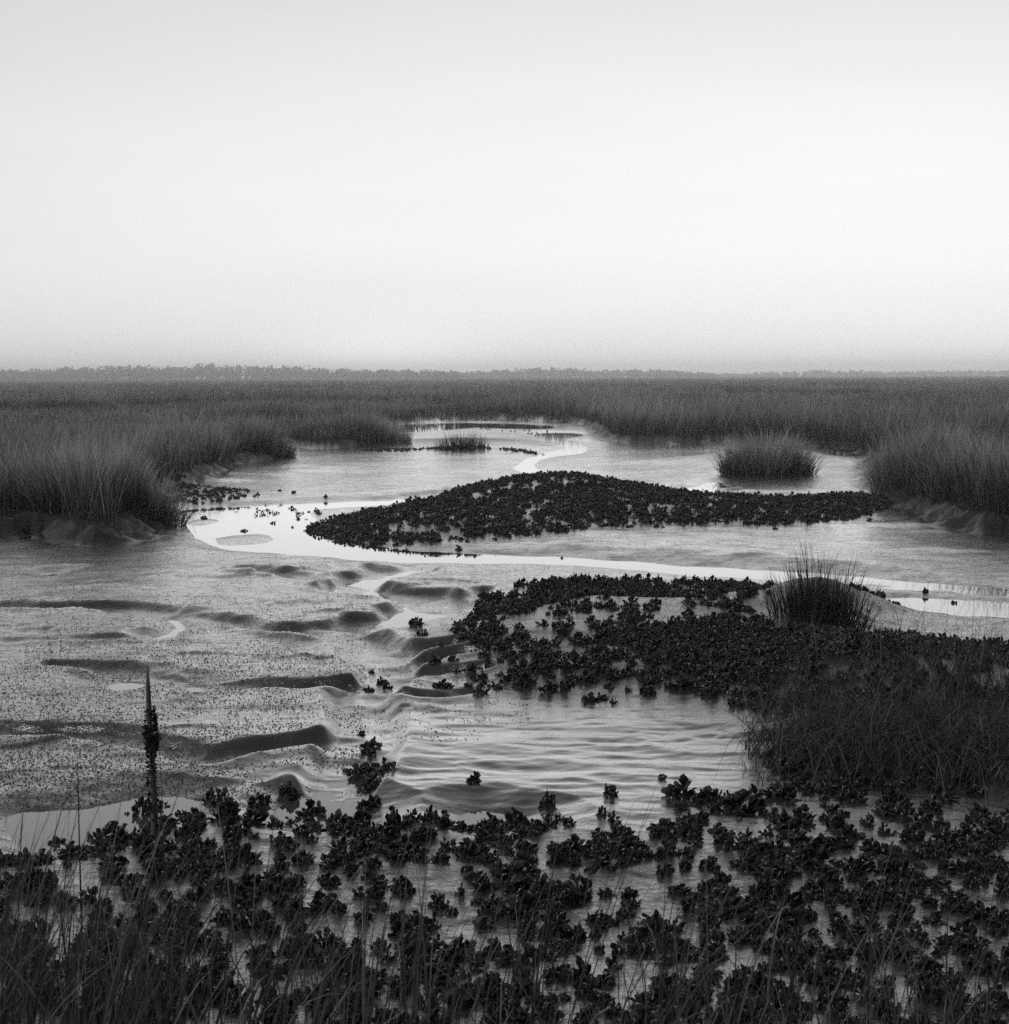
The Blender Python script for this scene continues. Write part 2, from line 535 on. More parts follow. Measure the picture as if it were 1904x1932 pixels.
def water_material():
    m, nt, b = mat('still_water')
    L = nt.links.new
    b.inputs['Base Color'].default_value = grey(.05)
    b.inputs['Roughness'].default_value = .06
    b.inputs['IOR'].default_value = 2.0
    tc = add(nt, 'ShaderNodeTexCoord')
    n = add(nt, 'ShaderNodeTexNoise', Scale=3.0, Detail=3)
    L(tc.outputs['Object'], n.inputs['Vector'])
    bp = add(nt, 'ShaderNodeBump', Strength=.12, Distance=.01)
    L(n.outputs[0], bp.inputs['Height'])
    L(bp.outputs[0], b.inputs['Normal'])
    wet_sheen(nt, b, 1.42, 1.75, rough=.04)
    return m


def grass_material(name, lo, hi, rough=.5, trans=.25):
    m, nt, b = mat(name)
    L = nt.links.new
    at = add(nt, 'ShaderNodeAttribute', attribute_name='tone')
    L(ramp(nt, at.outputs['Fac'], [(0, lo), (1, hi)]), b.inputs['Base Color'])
    b.inputs['Roughness'].default_value = rough
    tr = add(nt, 'ShaderNodeBsdfTranslucent')
    L(ramp(nt, at.outputs['Fac'], [(0, lo * 1.3), (1, hi * 1.3)]), tr.inputs['Color'])
    mx = add(nt, 'ShaderNodeMixShader')
    mx.inputs[0].default_value = trans
    L(b.outputs[0], mx.inputs[1])
    L(tr.outputs[0], mx.inputs[2])
    L(mx.outputs[0], nt.nodes['Material Output'].inputs['Surface'])
    return m


def shell_material():
    m, nt, b = mat('oyster_shell')
    L = nt.links.new
    at = add(nt, 'ShaderNodeAttribute', attribute_name='rim')
    tc = add(nt, 'ShaderNodeTexCoord')
    n = add(nt, 'ShaderNodeTexNoise', Scale=34, Detail=4)
    L(tc.outputs['Object'], n.inputs['Vector'])
    ml = add(nt, 'ShaderNodeMath', operation='MULTIPLY')
    L(at.outputs['Fac'], ml.inputs[0])
    L(ramp(nt, n.outputs[0], [(.35, .2), (.65, 1.0)]), ml.inputs[1])
    L(ramp(nt, ml.outputs[0], [(0, .006), (.4, .024), (1, .5)]), b.inputs['Base Color'])  # pale worn rims, with the light they catch painted in as well
    b.inputs['Roughness'].default_value = .62
    b.inputs['IOR'].default_value = 1.4
    bp = add(nt, 'ShaderNodeBump', Strength=.8, Distance=.004)
    L(n.outputs[0], bp.inputs['Height'])
    L(bp.outputs[0], b.inputs['Normal'])
    return m


def plain_material(name, lo, hi, sc, rough=.8, stretch=(1, 1, 1)):
    m, nt, b = mat(name)
    L = nt.links.new
    tc = add(nt, 'ShaderNodeTexCoord')
    mp = add(nt, 'ShaderNodeMapping')
    mp.inputs['Scale'].default_value = stretch
    n = add(nt, 'ShaderNodeTexNoise', Scale=sc, Detail=5)
    L(tc.outputs['Object'], mp.inputs[0])
    L(mp.outputs[0], n.inputs['Vector'])
    L(ramp(nt, n.outputs[0], [(.3, lo), (.7, hi)]), b.inputs['Base Color'])
    b.inputs['Roughness'].default_value = rough
    bp = add(nt, 'ShaderNodeBump', Strength=.6, Distance=.01)
    L(n.outputs[0], bp.inputs['Height'])
    L(bp.outputs[0], b.inputs['Normal'])
    return m


M_MUD = mud_material()
M_WATER = water_material()
M_GRASS = grass_material('marsh_grass_blades', .015, .66, .55, .38)
M_FORE = grass_material('bank_grass_blades', .015, .24, .5, .35)
M_REED = grass_material('dark_reed_blades', .012, .07, .55, .15)
M_SHELL = shell_material()
M_SNAIL = plain_material('snail_shell', .015, .03, 90, .5)
M_MAT = grass_material('matted_grass_blades', .005, .14, .6, .15)
M_WOOD = plain_material('weathered_wood', .05, .12, 30, .8, (6, 6, .6))
M_TREE = plain_material('far_leaves', .11, .19, .4, .9)
M_BARK = plain_material('tree_bark', .06, .10, 1.0, .9)


# ------------------------------------------------------------------ mesh helpers
def mesh_np(name, verts, faces_list, mtl, smooth=False, attrs=None):
    """faces_list: list of (n,k) int arrays"""
    me = bpy.data.meshes.new(name)
    verts = np.asarray(verts, np.float32)
    me.vertices.add(len(verts))
    me.vertices.foreach_set('co', verts.ravel())
    loops = np.concatenate([f.ravel() for f in faces_list]).astype(np.int32)
    tot = np.concatenate([np.full(len(f), f.shape[1], np.int32) for f in faces_list])
    st = np.concatenate([[0], np.cumsum(tot)[:-1]]).astype(np.int32)
    me.loops.add(len(loops))
    me.loops.foreach_set('vertex_index', loops)
    me.polygons.add(len(tot))
    me.polygons.foreach_set('loop_start', st)
    me.polygons.foreach_set('loop_total', tot)
    if smooth:
        me.polygons.foreach_set('use_smooth', np.ones(len(tot), bool))
    for k, v in (attrs or {}).items():
        a = me.attributes.new(k, 'FLOAT', 'POINT')
        a.data.foreach_set('value', np.asarray(v, np.float32))
    me.update(calc_edges=True)
    me.materials.append(mtl)
    return me


def link(name, me, parent=None, loc=None, label=None, cat=None, group=None, kind=None):
    o = bpy.data.objects.new(name, me)
    COL.objects.link(o)
    if parent is not None:
        o.parent = parent
    if loc is not None:
        o.location = loc
    if label:
        o['label'] = label
    if cat:
        o['category'] = cat
    if group:
        o['group'] = group
    if kind:
        o['kind'] = kind
    return o


# ------------------------------------------------------------------ terrain and water
def dryness(x, y):
    """how far the mud has drained: banks, tussock mounds and shell beds carry less water film"""
    jx = x + (fbm(x * 1.7, y * 1.7, 21, 3) - .5) * .22
    jy = y + (fbm(x * 1.7, y * 1.7, 31, 3) - .5) * .35
    d = .85 * sstep(.75, .0, sdf(GRASS, jx, jy, 3.0))
    for mx, my, rad, z in MOUNDS[1:]:
        q = ((jx - mx) ** 2 + (jy - my) ** 2) / rad ** 2
        d = np.maximum(d, .75 * np.exp(-q * .8))
    for poly, rise, wd in RISES:
        d = np.maximum(d, .42 * sstep(.1, -.5, sdf(poly, jx, jy, 1.0)))
    return np.clip(d, 0, 1)


def build_terrain():
    az = np.radians(np.concatenate([np.linspace(-88, -27, 40)[:-1], np.linspace(-27, 27, 1000), np.linspace(27, 88, 40)[1:]]))
    inv = np.linspace(1 / 3.8, 1 / 260, 1050)
    rr = np.concatenate([[.3, .8, 1.3, 1.8, 2.3, 2.8, 3.3, 3.6], 1 / inv, np.geomspace(300, 1740, 24)])
    A, R = np.meshgrid(az, rr)
    X, Y = R * np.sin(A), R * np.cos(A)
    x, y = X.ravel(), Y.ravel()
    z = height(x, y)
    z = np.where(R.ravel() > 290, np.maximum(z, MZ), z)
    sm = np.maximum(sstep(1.6, .2, np.hypot((x - AP[0]) * .62, y - AP[1]) / AP[2]), .8 * sstep(12, 26, R.ravel()))
    bedm = np.zeros(len(x))
    jx = x + (fbm(x * 1.7, y * 1.7, 21, 3) - .5) * .11
    jy = y + (fbm(x * 1.7, y * 1.7, 31, 3) - .5) * .17
    for line, w, sl in CREEKS:
        if w > .06:
            bedm = np.maximum(bedm, sstep(w * 1.15, w * .8, ldist(line, jx, jy, 2.0)))
    apr = sstep(1.5, .5, np.hypot((x - AP[0]) * .62, y - AP[1]) / AP[2])
    apr = np.maximum(apr, bedm)
    nr, nc = A.shape
    i = np.arange(nr * nc).reshape(nr, nc)
    f = np.stack([i[:-1, :-1], i[:-1, 1:], i[1:, 1:], i[1:, :-1]], -1).reshape(-1, 4)
    me = mesh_np('mudflat', np.stack([x, y, z], -1), [f], M_MUD, True, {'smooth': sm, 'dry': dryness(x, y), 'apron': apr})
    link('mudflat', me, kind='structure', label='wet grey tidal mudflat reaching to the horizon')
    # ground behind the camera
    v = [(-40, -40, 1.0), (40, -40, 1.0), (40, .1, 1.0), (-40, .1, 1.0)]
    w = np.array([[-1700, .5, 0], [1700, .5, 0], [1700, 1600, 0], [-1700, 1600, 0]], float)
    me = mesh_np('water', w, [np.array([[0, 1, 2, 3]])], M_WATER)
    link('water', me, kind='structure', label='still shallow water in the channels and pools')


build_terrain()


# ------------------------------------------------------------------ grass
def blades(base, hgt, wid, ldir, lean, bend, segs=3, tone=None, rng=RNG, droop=None):
    n = len(base)
    t = np.linspace(0, 1, segs + 1)
    dx, dy = np.cos(ldir), np.sin(ldir)
    off = (lean[:, None] * t + bend[:, None] * t ** 2.2) * hgt[:, None]
    up = t[None, :] * hgt[:, None] * np.sqrt(np.clip(1 - (lean + bend * .6)[:, None] ** 2 * .45 * t[None, :], .1, 1))
    if droop is not None:
        up = up - droop[:, None] * hgt[:, None] * t[None, :] ** 3
    cx = base[:, 0, None] + dx[:, None] * off
    cy = base[:, 1, None] + dy[:, None] * off
    cz = base[:, 2, None] + up
    wa = rng.uniform(0, 2 * np.pi, n)
    w = wid[:, None] * (1 - t[None, :]) ** .6 * .5
    w = np.where(t[None, :] == 0, w * .7, w)
    wx, wy = np.cos(wa)[:, None] * w, np.sin(wa)[:, None] * w
    k = segs + 1
    V = np.empty((n, 2 * segs + 1, 3))
    V[:, 0:2 * segs:2, 0] = (cx - wx)[:, :segs]
    V[:, 0:2 * segs:2, 1] = (cy - wy)[:, :segs]
    V[:, 0:2 * segs:2, 2] = cz[:, :segs]
    V[:, 1:2 * segs:2, 0] = (cx + wx)[:, :segs]
    V[:, 1:2 * segs:2, 1] = (cy + wy)[:, :segs]
    V[:, 1:2 * segs:2, 2] = cz[:, :segs]
    V[:, -1, 0], V[:, -1, 1], V[:, -1, 2] = cx[:, -1], cy[:, -1], cz[:, -1]
    o = (np.arange(n) * (2 * segs + 1))[:, None]
    q = np.concatenate([o + np.array([[2 * s, 2 * s + 1, 2 * s + 3, 2 * s + 2]]) for s in range(segs - 1)], 0) if segs > 1 else np.zeros((0, 4), int)
    tr = o + np.array([[2 * segs - 2, 2 * segs - 1, 2 * segs]])
    if tone is None:
        tone = rng.beta(1.2, 2.6, n)
    tt = np.append(np.repeat(t[:-1], 2), 1.0)                # paler tips: light on them painted into the tone, plus pale seed heads
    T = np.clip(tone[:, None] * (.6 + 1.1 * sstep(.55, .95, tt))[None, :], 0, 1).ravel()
    return V.reshape(-1, 3), q, tr, T


def join(parts):
    V, Q, T, A = [], [], [], []
    o = 0
    for v, q, t, a in parts:
        V.append(v)
        Q.append(q + o)
        T.append(t + o)
        A.append(a)
        o += len(v)
    return np.concatenate(V), [np.concatenate(Q), np.concatenate(T)], np.concatenate(A)


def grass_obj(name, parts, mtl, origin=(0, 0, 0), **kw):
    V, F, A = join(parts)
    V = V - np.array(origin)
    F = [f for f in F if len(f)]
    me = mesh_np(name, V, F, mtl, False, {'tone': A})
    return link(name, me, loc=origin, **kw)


def tussock(name, px, py, z, rx, ry, n, h, wid, label, cat='grass clump', mtl=None, spread=.35, bend=.25, stray=.12, group=None, lo=None, fill=1.0):
    """a clump of blades fanning from a base, rx/ry in metres"""
    cx, cy = [float(v) for v in P(px, py, z)]
    parts = []
    ns = 16
    sa, sr = RNG.uniform(0, 2 * np.pi, ns), RNG.random(ns) ** .5 * .85
    sh, stn = RNG.uniform(.7, 1.1, ns), RNG.uniform(0, 1, ns)
    for frac, hs, sp, bd, tn in ((.50, 1, 1, 1, 1), (stray, 1.0, 2.2, 1.8, 1), (.45, .52, 1.3, 1.5, 0)):  # last set: short thatch blades, base shade put into their dark tone
        m = int(n * frac * fill)
        si = RNG.integers(0, ns, m)
        a = RNG.uniform(0, 2 * np.pi, m)
        r = RNG.random(m) ** .5 * .38
        ux = np.cos(sa[si]) * sr[si] + np.cos(a) * r
        uy = np.sin(sa[si]) * sr[si] + np.sin(a) * r
        bx, by = cx + ux * rx, cy + uy * ry
        bz = height(bx, by, False) - .02
        q = np.minimum(np.hypot(ux, uy), 1.2)
        hh = h * hs * sh[si] * (.35 + .75 * RNG.beta(3, 1.6, m)) * (1 - .42 * q ** 2)
        ld = np.arctan2(uy, ux) + RNG.normal(0, .9, m)
        ln = np.abs(RNG.normal(.05, .12, m)) + spread * sp * q ** 1.5 * RNG.uniform(.1, 1, m)
        bn = bend * bd * RNG.uniform(.0, 1, m) ** 1.5
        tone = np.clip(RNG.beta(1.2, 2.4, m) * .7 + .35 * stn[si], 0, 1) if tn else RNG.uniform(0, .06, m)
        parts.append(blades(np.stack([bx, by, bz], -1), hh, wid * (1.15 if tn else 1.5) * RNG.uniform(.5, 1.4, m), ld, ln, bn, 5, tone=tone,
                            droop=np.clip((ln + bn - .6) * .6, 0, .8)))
    zc = float(height(np.array([cx]), np.array([cy]), False)[0])
    return grass_obj(name, parts, mtl or M_GRASS, (cx, cy, zc), label=label, cat=cat, group=group)


def build_field():
    parts = []
    cover = []
    for (r0, r1, dens, wid, segs, hb) in ((18, 34, 250, .010, 4, 1.0), (34, 60, 130, .014, 3, 1.0), (60, 110, 42, .024, 3, 1.0),
                                          (110, 230, 13, .05, 2, 1.0), (230, 520, 2.4, .12, 2, 1.0), (520, 1500, 1.0, .50, 2, .95)):
        half = math.radians(26)
        area = half * (r1 * r1 - r0 * r0)
        n = int(area * dens)
        if n > 260000:
            n = 260000
        nt_ = max(1, n // 22)
        r = np.sqrt(RNG.uniform(r0 * r0, r1 * r1, nt_))
        a = RNG.uniform(-half, half, nt_)
        ti = RNG.integers(0, nt_, n)
        tw = .12 + .0022 * r0
        ox, oy = RNG.normal(0, tw, n), RNG.normal(0, tw, n)
        x, y = (r * np.sin(a))[ti] + ox, (r * np.cos(a))[ti] + oy
        ttone, th = RNG.random(nt_)[ti], RNG.uniform(.72, 1.15, nt_)[ti]
        r, a = np.hypot(x, y), np.arctan2(x, y)
        d = sdf(GRASS, x + (fbm(x * .8, y * .8, 91, 3) - .5) * 1.0, y + (fbm(x * .8, y * .8, 92, 3) - .5) * 1.4, 2.0)
        keep = d < -.3
        # winding gaps (small creeks inside the marsh) and thin patches
        sc = 22.0
        g = fbm(x / sc, y / (sc * 1.5), 41, 4)
        gap = (np.abs(g - .5) < .014 + .00008 * r) & (r < 160)
        keep &= ~(gap & (d < -2.0 + 0 * d) | (gap & (d < -1.9)))
        keep &= RNG.random(n) < .25 + .75 * sstep(.3, .55, fbm(x * .35, y * .25, 43, 3) + .12)
        # open flats before the left wood
        left = (r > 700 + 1500 * np.clip(a + .12, 0, 1)) & (a < -.02) & (r < 770)
        keep &= ~left
        x, y, r, a, g, ttone, th, ox, oy = [q[keep] for q in (x, y, r, a, g, ttone, th, ox, oy)]
        n = len(x)
        z = height(x, y, False) - .02 if r0 < 200 else np.full(n, MZ)
        zone_h = .42 + .66 * sstep(.465, .535, fbm(x / 12 + 3.1, y / 24, 145, 4))
        zone_h = np.where(r < 34, np.maximum(zone_h, .8), zone_h)
        hh = hb * 1.25 * zone_h * (.75 + .5 * fbm(x * .35, y * .25, 45, 3)) * RNG.uniform(.6, 1.12, n) * th
        # short turf where the big gaps' rims are
        ld = np.arctan2(oy, ox) + RNG.normal(0, .5, n)
        ln = np.abs(RNG.normal(.05, .08, n)) + .10 * np.hypot(ox, oy) / tw
        bn = RNG.uniform(.0, .28, n)
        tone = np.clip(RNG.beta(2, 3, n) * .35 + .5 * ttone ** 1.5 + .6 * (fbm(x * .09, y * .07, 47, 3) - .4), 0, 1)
        low = RNG.random(n) < .58                     # short dead thatch; shade between the stems put into its near-black tone
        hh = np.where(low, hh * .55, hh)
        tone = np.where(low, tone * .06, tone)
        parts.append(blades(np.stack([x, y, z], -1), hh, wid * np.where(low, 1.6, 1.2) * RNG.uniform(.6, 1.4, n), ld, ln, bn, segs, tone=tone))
    grass_obj('marsh_grass', parts, M_GRASS, label='wide marsh of upright cordgrass stretching to the horizon', kind='stuff')


build_field()

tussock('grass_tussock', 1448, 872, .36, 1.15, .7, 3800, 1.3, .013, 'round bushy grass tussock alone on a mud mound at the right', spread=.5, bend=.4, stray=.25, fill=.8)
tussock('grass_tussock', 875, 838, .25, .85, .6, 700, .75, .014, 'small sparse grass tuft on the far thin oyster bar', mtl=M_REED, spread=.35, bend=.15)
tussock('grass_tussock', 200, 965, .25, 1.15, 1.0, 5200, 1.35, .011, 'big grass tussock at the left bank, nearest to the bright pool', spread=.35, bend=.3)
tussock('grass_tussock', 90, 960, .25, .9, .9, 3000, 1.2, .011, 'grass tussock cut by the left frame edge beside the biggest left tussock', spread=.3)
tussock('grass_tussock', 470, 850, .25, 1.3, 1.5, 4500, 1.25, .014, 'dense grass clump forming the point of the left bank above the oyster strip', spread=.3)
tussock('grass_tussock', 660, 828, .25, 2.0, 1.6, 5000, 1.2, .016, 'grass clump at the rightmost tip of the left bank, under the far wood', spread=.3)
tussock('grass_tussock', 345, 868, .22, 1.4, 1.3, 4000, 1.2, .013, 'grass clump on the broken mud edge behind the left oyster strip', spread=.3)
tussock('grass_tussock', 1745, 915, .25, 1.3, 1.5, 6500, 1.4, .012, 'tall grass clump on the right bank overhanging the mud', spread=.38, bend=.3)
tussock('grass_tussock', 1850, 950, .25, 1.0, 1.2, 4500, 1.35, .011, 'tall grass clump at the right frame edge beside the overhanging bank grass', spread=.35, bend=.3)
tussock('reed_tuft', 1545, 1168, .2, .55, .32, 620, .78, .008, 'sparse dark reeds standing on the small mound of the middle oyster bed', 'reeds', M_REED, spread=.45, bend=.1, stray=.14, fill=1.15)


def build_droop():
    """matted, fallen grass on the hump at the right"""
    cx, cy = [float(v) for v in P(1690, 1390, .15)]
    parts = []
    m = 4400
    px = RNG.uniform(1400, 2010, m)
    py = 1368 + (px - 1400) * .09 + RNG.normal(0, 1, m) * 38
    x, y = P(px, py, .12)
    z = height(x, y, False) - .02
    k = RNG.random(m)
    hh = RNG.uniform(.14, .46, m) * np.clip(.30 + (px - 1400) / 330, .30, 1.0) * (.1 + 1.8 * fbm(x * 2.6, y * 2.6, 33, 3))
    ld = np.where(k < .6, RNG.normal(.7, .9, m), RNG.normal(2.6, .9, m))
    ln = np.abs(RNG.normal(.15, .2, m))
    bn = RNG.uniform(.1, .9, m)
    parts.append(blades(np.stack([x, y, z], -1), hh, .006 * RNG.uniform(.6, 1.4, m), ld, ln, bn, 7, droop=bn * RNG.uniform(.3, .95, m)))
    # fallen stems sagging towards the mud in front
    m = 900
    px = RNG.uniform(1410, 2000, m)
    py = RNG.uniform(1385, 1430, m) + (px - 1400) * .09
    x, y = P(px, py, .12)
    z = height(x, y, False) + .03
    hh = RNG.uniform(.25, .6, m)
    ld = RNG.normal(-1.3, 1.3, m)
    ln = RNG.uniform(.3, .8, m)
    bn = RNG.uniform(.1, .6, m)
    parts.append(blades(np.stack([x, y, z], -1), hh, .007 * RNG.uniform(.7, 1.3, m), ld, ln, bn, 7, droop=RNG.uniform(.75, 1.02, m)))
    # upright sprigs
    m = 110
    px = RNG.uniform(1400, 2000, m)
    py = RNG.uniform(1330, 1420, m)
    x, y = P(px, py, .1)
    z = height(x, y, False)
    parts.append(blades(np.stack([x, y, z], -1), RNG.uniform(.3, .7, m), .006 * np.ones(m), RNG.normal(.7, .6, m), RNG.uniform(0, .4, m),
                        RNG.uniform(0, .3, m), 6))
    grass_obj('matted_grass', parts, M_MAT, (cx, cy, .2), label='dark matted heap of drooping grass on the right mud hump', cat='grass clump')


build_droop()


def build_fore():
    parts = []
    # dense on the left, thinner to the right; patchy
    m = 2600
    u = RNG.random(m) ** 1.9
    x = -2.3 + 4.9 * u
    y = RNG.uniform(3.7, 5.25, m)
    c = fbm(x * 2.6, y * 2.0, 55, 2)
    keep = c > .40 + .10 * sstep(-.6, .8, x)
    x, y = x[keep], y[keep]
    m = len(x)
    z = height(x, y, False) - .03
    hh = RNG.gamma(9, .062, m) * np.where(x < -.7, 1.12, .74)
    ld = RNG.normal(.3, 1.5, m)
    parts.append(blades(np.stack([x, y, z], -1), hh, .0066 * RNG.uniform(.5, 1.7, m), ld, np.abs(RNG.normal(.08, .14, m)),
                        RNG.uniform(0, .45, m), 7, droop=np.clip(RNG.normal(.0, .25, m), 0, .7)))
    # a few tall stems
    for cxp, k, hm in ((-1.75, 12, 1.2), (-1.3, 12, 1.05), (-1.0, 10, 1.12), (-.35, 8, .95), (.12, 16, .95), (.55, 5, .8), (1.1, 7, .8), (1.7, 12, 1.0)):
        x = cxp + RNG.normal(0, .10, k)
        y = 4.5 + RNG.normal(0, .15, k)
        z = height(x, y, False) - .03
        parts.append(blades(np.stack([x, y, z], -1), hm * RNG.uniform(.75, 1.1, k), .0055 * np.ones(k), RNG.normal(.35, .25, k),
                            RNG.uniform(.05, .4, k), RNG.uniform(.0, .2, k), 6))
    grass_obj('bank_grass', parts, M_FORE, label='blurred tall grass growing on the near bank along the bottom', kind='stuff')


build_fore()


# ------------------------------------------------------------------ oysters
def shell_mesh(L, W, seed, nu=7, nv=6):
    """one elongated cupped shell standing on its hinge: closed two-sided form"""
    r = np.random.default_rng(seed)
    u = np.linspace(0, 1, nu)
    u = .65 * u + .35 * (1 - (1 - u) ** 1.8)
    v = np.sin(np.linspace(-1, 1, nv) * np.pi / 2)
    U, Vv = np.meshgrid(u, v, indexing='ij')
    half = W * .5 * np.where(U > .6, np.sqrt(np.clip(1 - ((U - .6) / .47) ** 2, 0, 1)), .3 + .7 * np.sin(np.clip(U / .6, 0, 1) * np.pi / 2)) * (1 + .14 * np.sin(6 * U + r.uniform(0, 6)))
    X = half * Vv * (1 + r.normal(0, .06, U.shape))
    Z = U * L * (1 - .16 * Vv ** 2) + r.normal(0, .035 * L, U.shape) * (U > .1)
    X = X + r.uniform(-.25, .25) * L * U ** 2
    cup = (.13 * W) * (1 - Vv ** 2) * np.sin(np.pi * U * .9)
    curl = r.uniform(-.35, .35) * L * U ** 2
    flut = r.normal(0, .06 * W, U.shape) * U + .05 * W * np.sin(9 * U + r.uniform(0, 6)) * np.sign(Vv)
    Yo = cup + curl + flut
    Yi = -cup * r.uniform(.1, .5) + curl + flut - .002
    rim = np.clip(np.maximum(np.abs(Vv) ** 3, (U - .72) / .28 * (U > .72)), 0, 1)
    n = nu * nv
    P1 = np.stack([X, Yo, Z], -1).reshape(-1, 3)
    P2 = np.stack([X, Yi, Z], -1).reshape(-1, 3)
    i = np.arange(n).reshape(nu, nv)
    f1 = np.stack([i[:-1, :-1], i[:-1, 1:], i[1:, 1:], i[1:, :-1]], -1).reshape(-1, 4)
    f2 = f1[:, ::-1] + n
    bd = np.concatenate([i[0, :], i[1:, -1], i[-1, ::-1][1:], i[::-1, 0][1:]])
    f3 = np.stack([bd[:-1], bd[1:], bd[1:] + n, bd[:-1] + n], -1)[:, ::-1]
    return np.vstack([P1, P2]), np.vstack([f1, f2, f3]), np.concatenate([rim.ravel()] * 2)


def rot_euler(a, b, c):
    ca, sa, cb, sb, cc, sc = math.cos(a), math.sin(a), math.cos(b), math.sin(b), math.cos(c), math.sin(c)
    rx = np.array([[1, 0, 0], [0, ca, -sa], [0, sa, ca]])
    ry = np.array([[cb, 0, sb], [0, 1, 0], [-sb, 0, cb]])
    rz = np.array([[cc, -sc, 0], [sc, cc, 0], [0, 0, 1]])
    return rz @ ry @ rx


def clump_np(seed, n, nu, nv, R=.07):
    """clump of radius about R (m), shells splayed outwards"""
    r = np.random.default_rng(seed)
    V, F, A = [], [], []
    o = 0
    ax = r.uniform(.75, 1.3)
    for k in range(n):
        a = r.uniform(0, 2 * math.pi)
        q = r.random() ** .7
        L = r.uniform(.022, .054)
        W = L * r.uniform(.5, .95)
        v, f, rim = shell_mesh(L, W, r.integers(1e9), nu, nv)
        tilt = q * r.uniform(.1, 1.15) + r.normal(0, .25)
        m = rot_euler(0, 0, r.uniform(0, 2 * math.pi))
        lean = rot_euler(tilt, 0, 0)
        v = v @ m.T @ lean.T
        v = v @ rot_euler(0, 0, a + math.pi).T * 1.0
        off = np.array([math.cos(a - math.pi / 2 + math.pi) * q * R * .75 * ax, math.sin(a - math.pi / 2 + math.pi) * q * R * .75 / ax,
                        (1 - q) * R * r.uniform(.0, 1.1) - .01])
        # the lean of a shell goes outwards
        d = rot_euler(0, 0, a + math.pi) @ np.array([0, -math.sin(tilt), 0])
        off[:2] = np.array([d[0], d[1]]) / (np.hypot(d[0], d[1]) + 1e-6) * q * R * .75
        V.append(v + off)
        F.append(f + o)
        A.append(rim * r.uniform(.15, 1.0))
        o += len(v)
    # muddy core
    t = np.linspace(0, 2 * np.pi, 9)[:-1]
    ring0 = np.stack([np.cos(t) * R * .95, np.sin(t) * R * .95, np.full(8, -.03)], -1)
    ring1 = np.stack([np.cos(t) * R * .6, np.sin(t) * R * .6, np.full(8, .004)], -1) + r.normal(0, .005, (8, 3))
    top = np.array([[0, 0, .016]])
    V.append(np.vstack([ring0, ring1, top]))
    j = np.arange(8)
    F.append(np.stack([j, (j + 1) % 8, (j + 1) % 8 + 8, j + 8], -1) + o)
    F.append(np.stack([j + 8, (j + 1) % 8 + 8, np.full(8, 16), np.full(8, 16)], -1)[::2] * 0 + np.stack([j + 8, (j + 1) % 8 + 8, (j + 1) % 8 + 8, np.full(8, 16)], -1)[::2] * 0 + o + np.array([8, 9, 10, 16]) if False else np.array([[8, 9, 10, 16], [10, 11, 12, 16], [12, 13, 14, 16], [14, 15, 8, 16]]) + o)
    A.append(np.zeros(17))
    return np.vstack(V), np.vstack(F), np.concatenate(A)


HI = [clump_np(100 + k, 20 + (k * 7) % 16, 6, 6) for k in range(14)]
MID = [clump_np(200 + k, 20 + k % 6, 4, 5) for k in range(8)]
LOW = [clump_np(300 + k, 11 + k % 4, 3, 3) for k in range(8)]
HI_ME = [mesh_np('oyster_clump', v, [f], M_SHELL, False, {'rim': a}) for v, f, a in HI]

PL = []      # placements: x, y, scale, label, group


def scatter(poly, n, thr, s0, s1, freq=1.4, label=None, seed=1, minp=.0, grad=None, mind=.0):
    r = np.random.default_rng(seed)
    lo, hi = poly.min(0), poly.max(0)
    x = r.uniform(lo[0], hi[0], n)
    y = r.uniform(lo[1], hi[1], n)
    k = sdf(poly, x, y, 5) < 0
    x, y = x[k], y[k]
    c = fbm(x * freq, y * freq, seed + 400, 3)
    t = thr if grad is None else thr + grad(*to_px(x, y, 0 * x))
    k = (c > t) | (r.random(len(x)) < minp)
    x, y = x[k], y[k]
    # no standing water far from a rim
    s = r.uniform(s0, s1, len(x))
    if mind > 0:
        ok = []
        ox, oy = [], []
        for i in range(len(x)):
            if ox:
                d2 = (np.array(ox) - x[i]) ** 2 + (np.array(oy) - y[i]) ** 2
                if d2.min() < (mind * s[i]) ** 2:
                    continue
            ox.append(x[i])
            oy.append(y[i])
            ok.append(i)
        x, y, s = x[ok], y[ok], s[ok]
    for a, b, c_ in zip(x, y, s):
        PL.append((a, b, c_, None))


# big middle bed
scatter(BED_A, 7500, .42, .7, 1.5, 1.3, seed=1, minp=.42)
tipA = pol([(440, 962), (520, 950), (600, 965), (660, 985), (640, 1015), (700, 1032), (640, 1030), (560, 1005), (500, 985)])
scatter(tipA, 230, .40, .5, 1.1, 2.5, seed=2, minp=.1)
scatter(pol([(620, 1020), (760, 1025), (1000, 1014), (1200, 992), (1500, 998), (1650, 980), (1660, 992), (1480, 1008), (1180, 1004), (1000, 1026), (760, 1044), (640, 1030)]), 420, .50, .5, 1.0, 2.0, seed=3)
scatter(BED_B, 900, .40, .55, .9, 1.6, seed=4, minp=.2)
scatter(BAR_C, 900, .36, .55, 1.0, .6, seed=5, minp=.35)
scatter(pol([(880, 802), (1000, 800), (1090, 812), (1010, 822), (900, 812)]), 250, .52, .5, .9, .5, seed=6)
scatter(pol([(1350, 826), (1420, 826), (1460, 832), (1400, 836)]), 130, .45, .6, 1.0, .8, seed=7)
scatter(pol([(1540, 848), (1640, 852), (1650, 866), (1560, 864)]), 130, .52, .6, 1.0, .8, seed=8)
scatter(pol([(770, 788), (900, 784), (1000, 788), (960, 796), (800, 796)]), 300, .5, .7, 1.1, .5, seed=9)
scatter(pol([(36, 1000), (115, 990), (120, 1010), (60, 1030), (30, 1025)]), 30, .45, .7, 1.1, 2, seed=10)
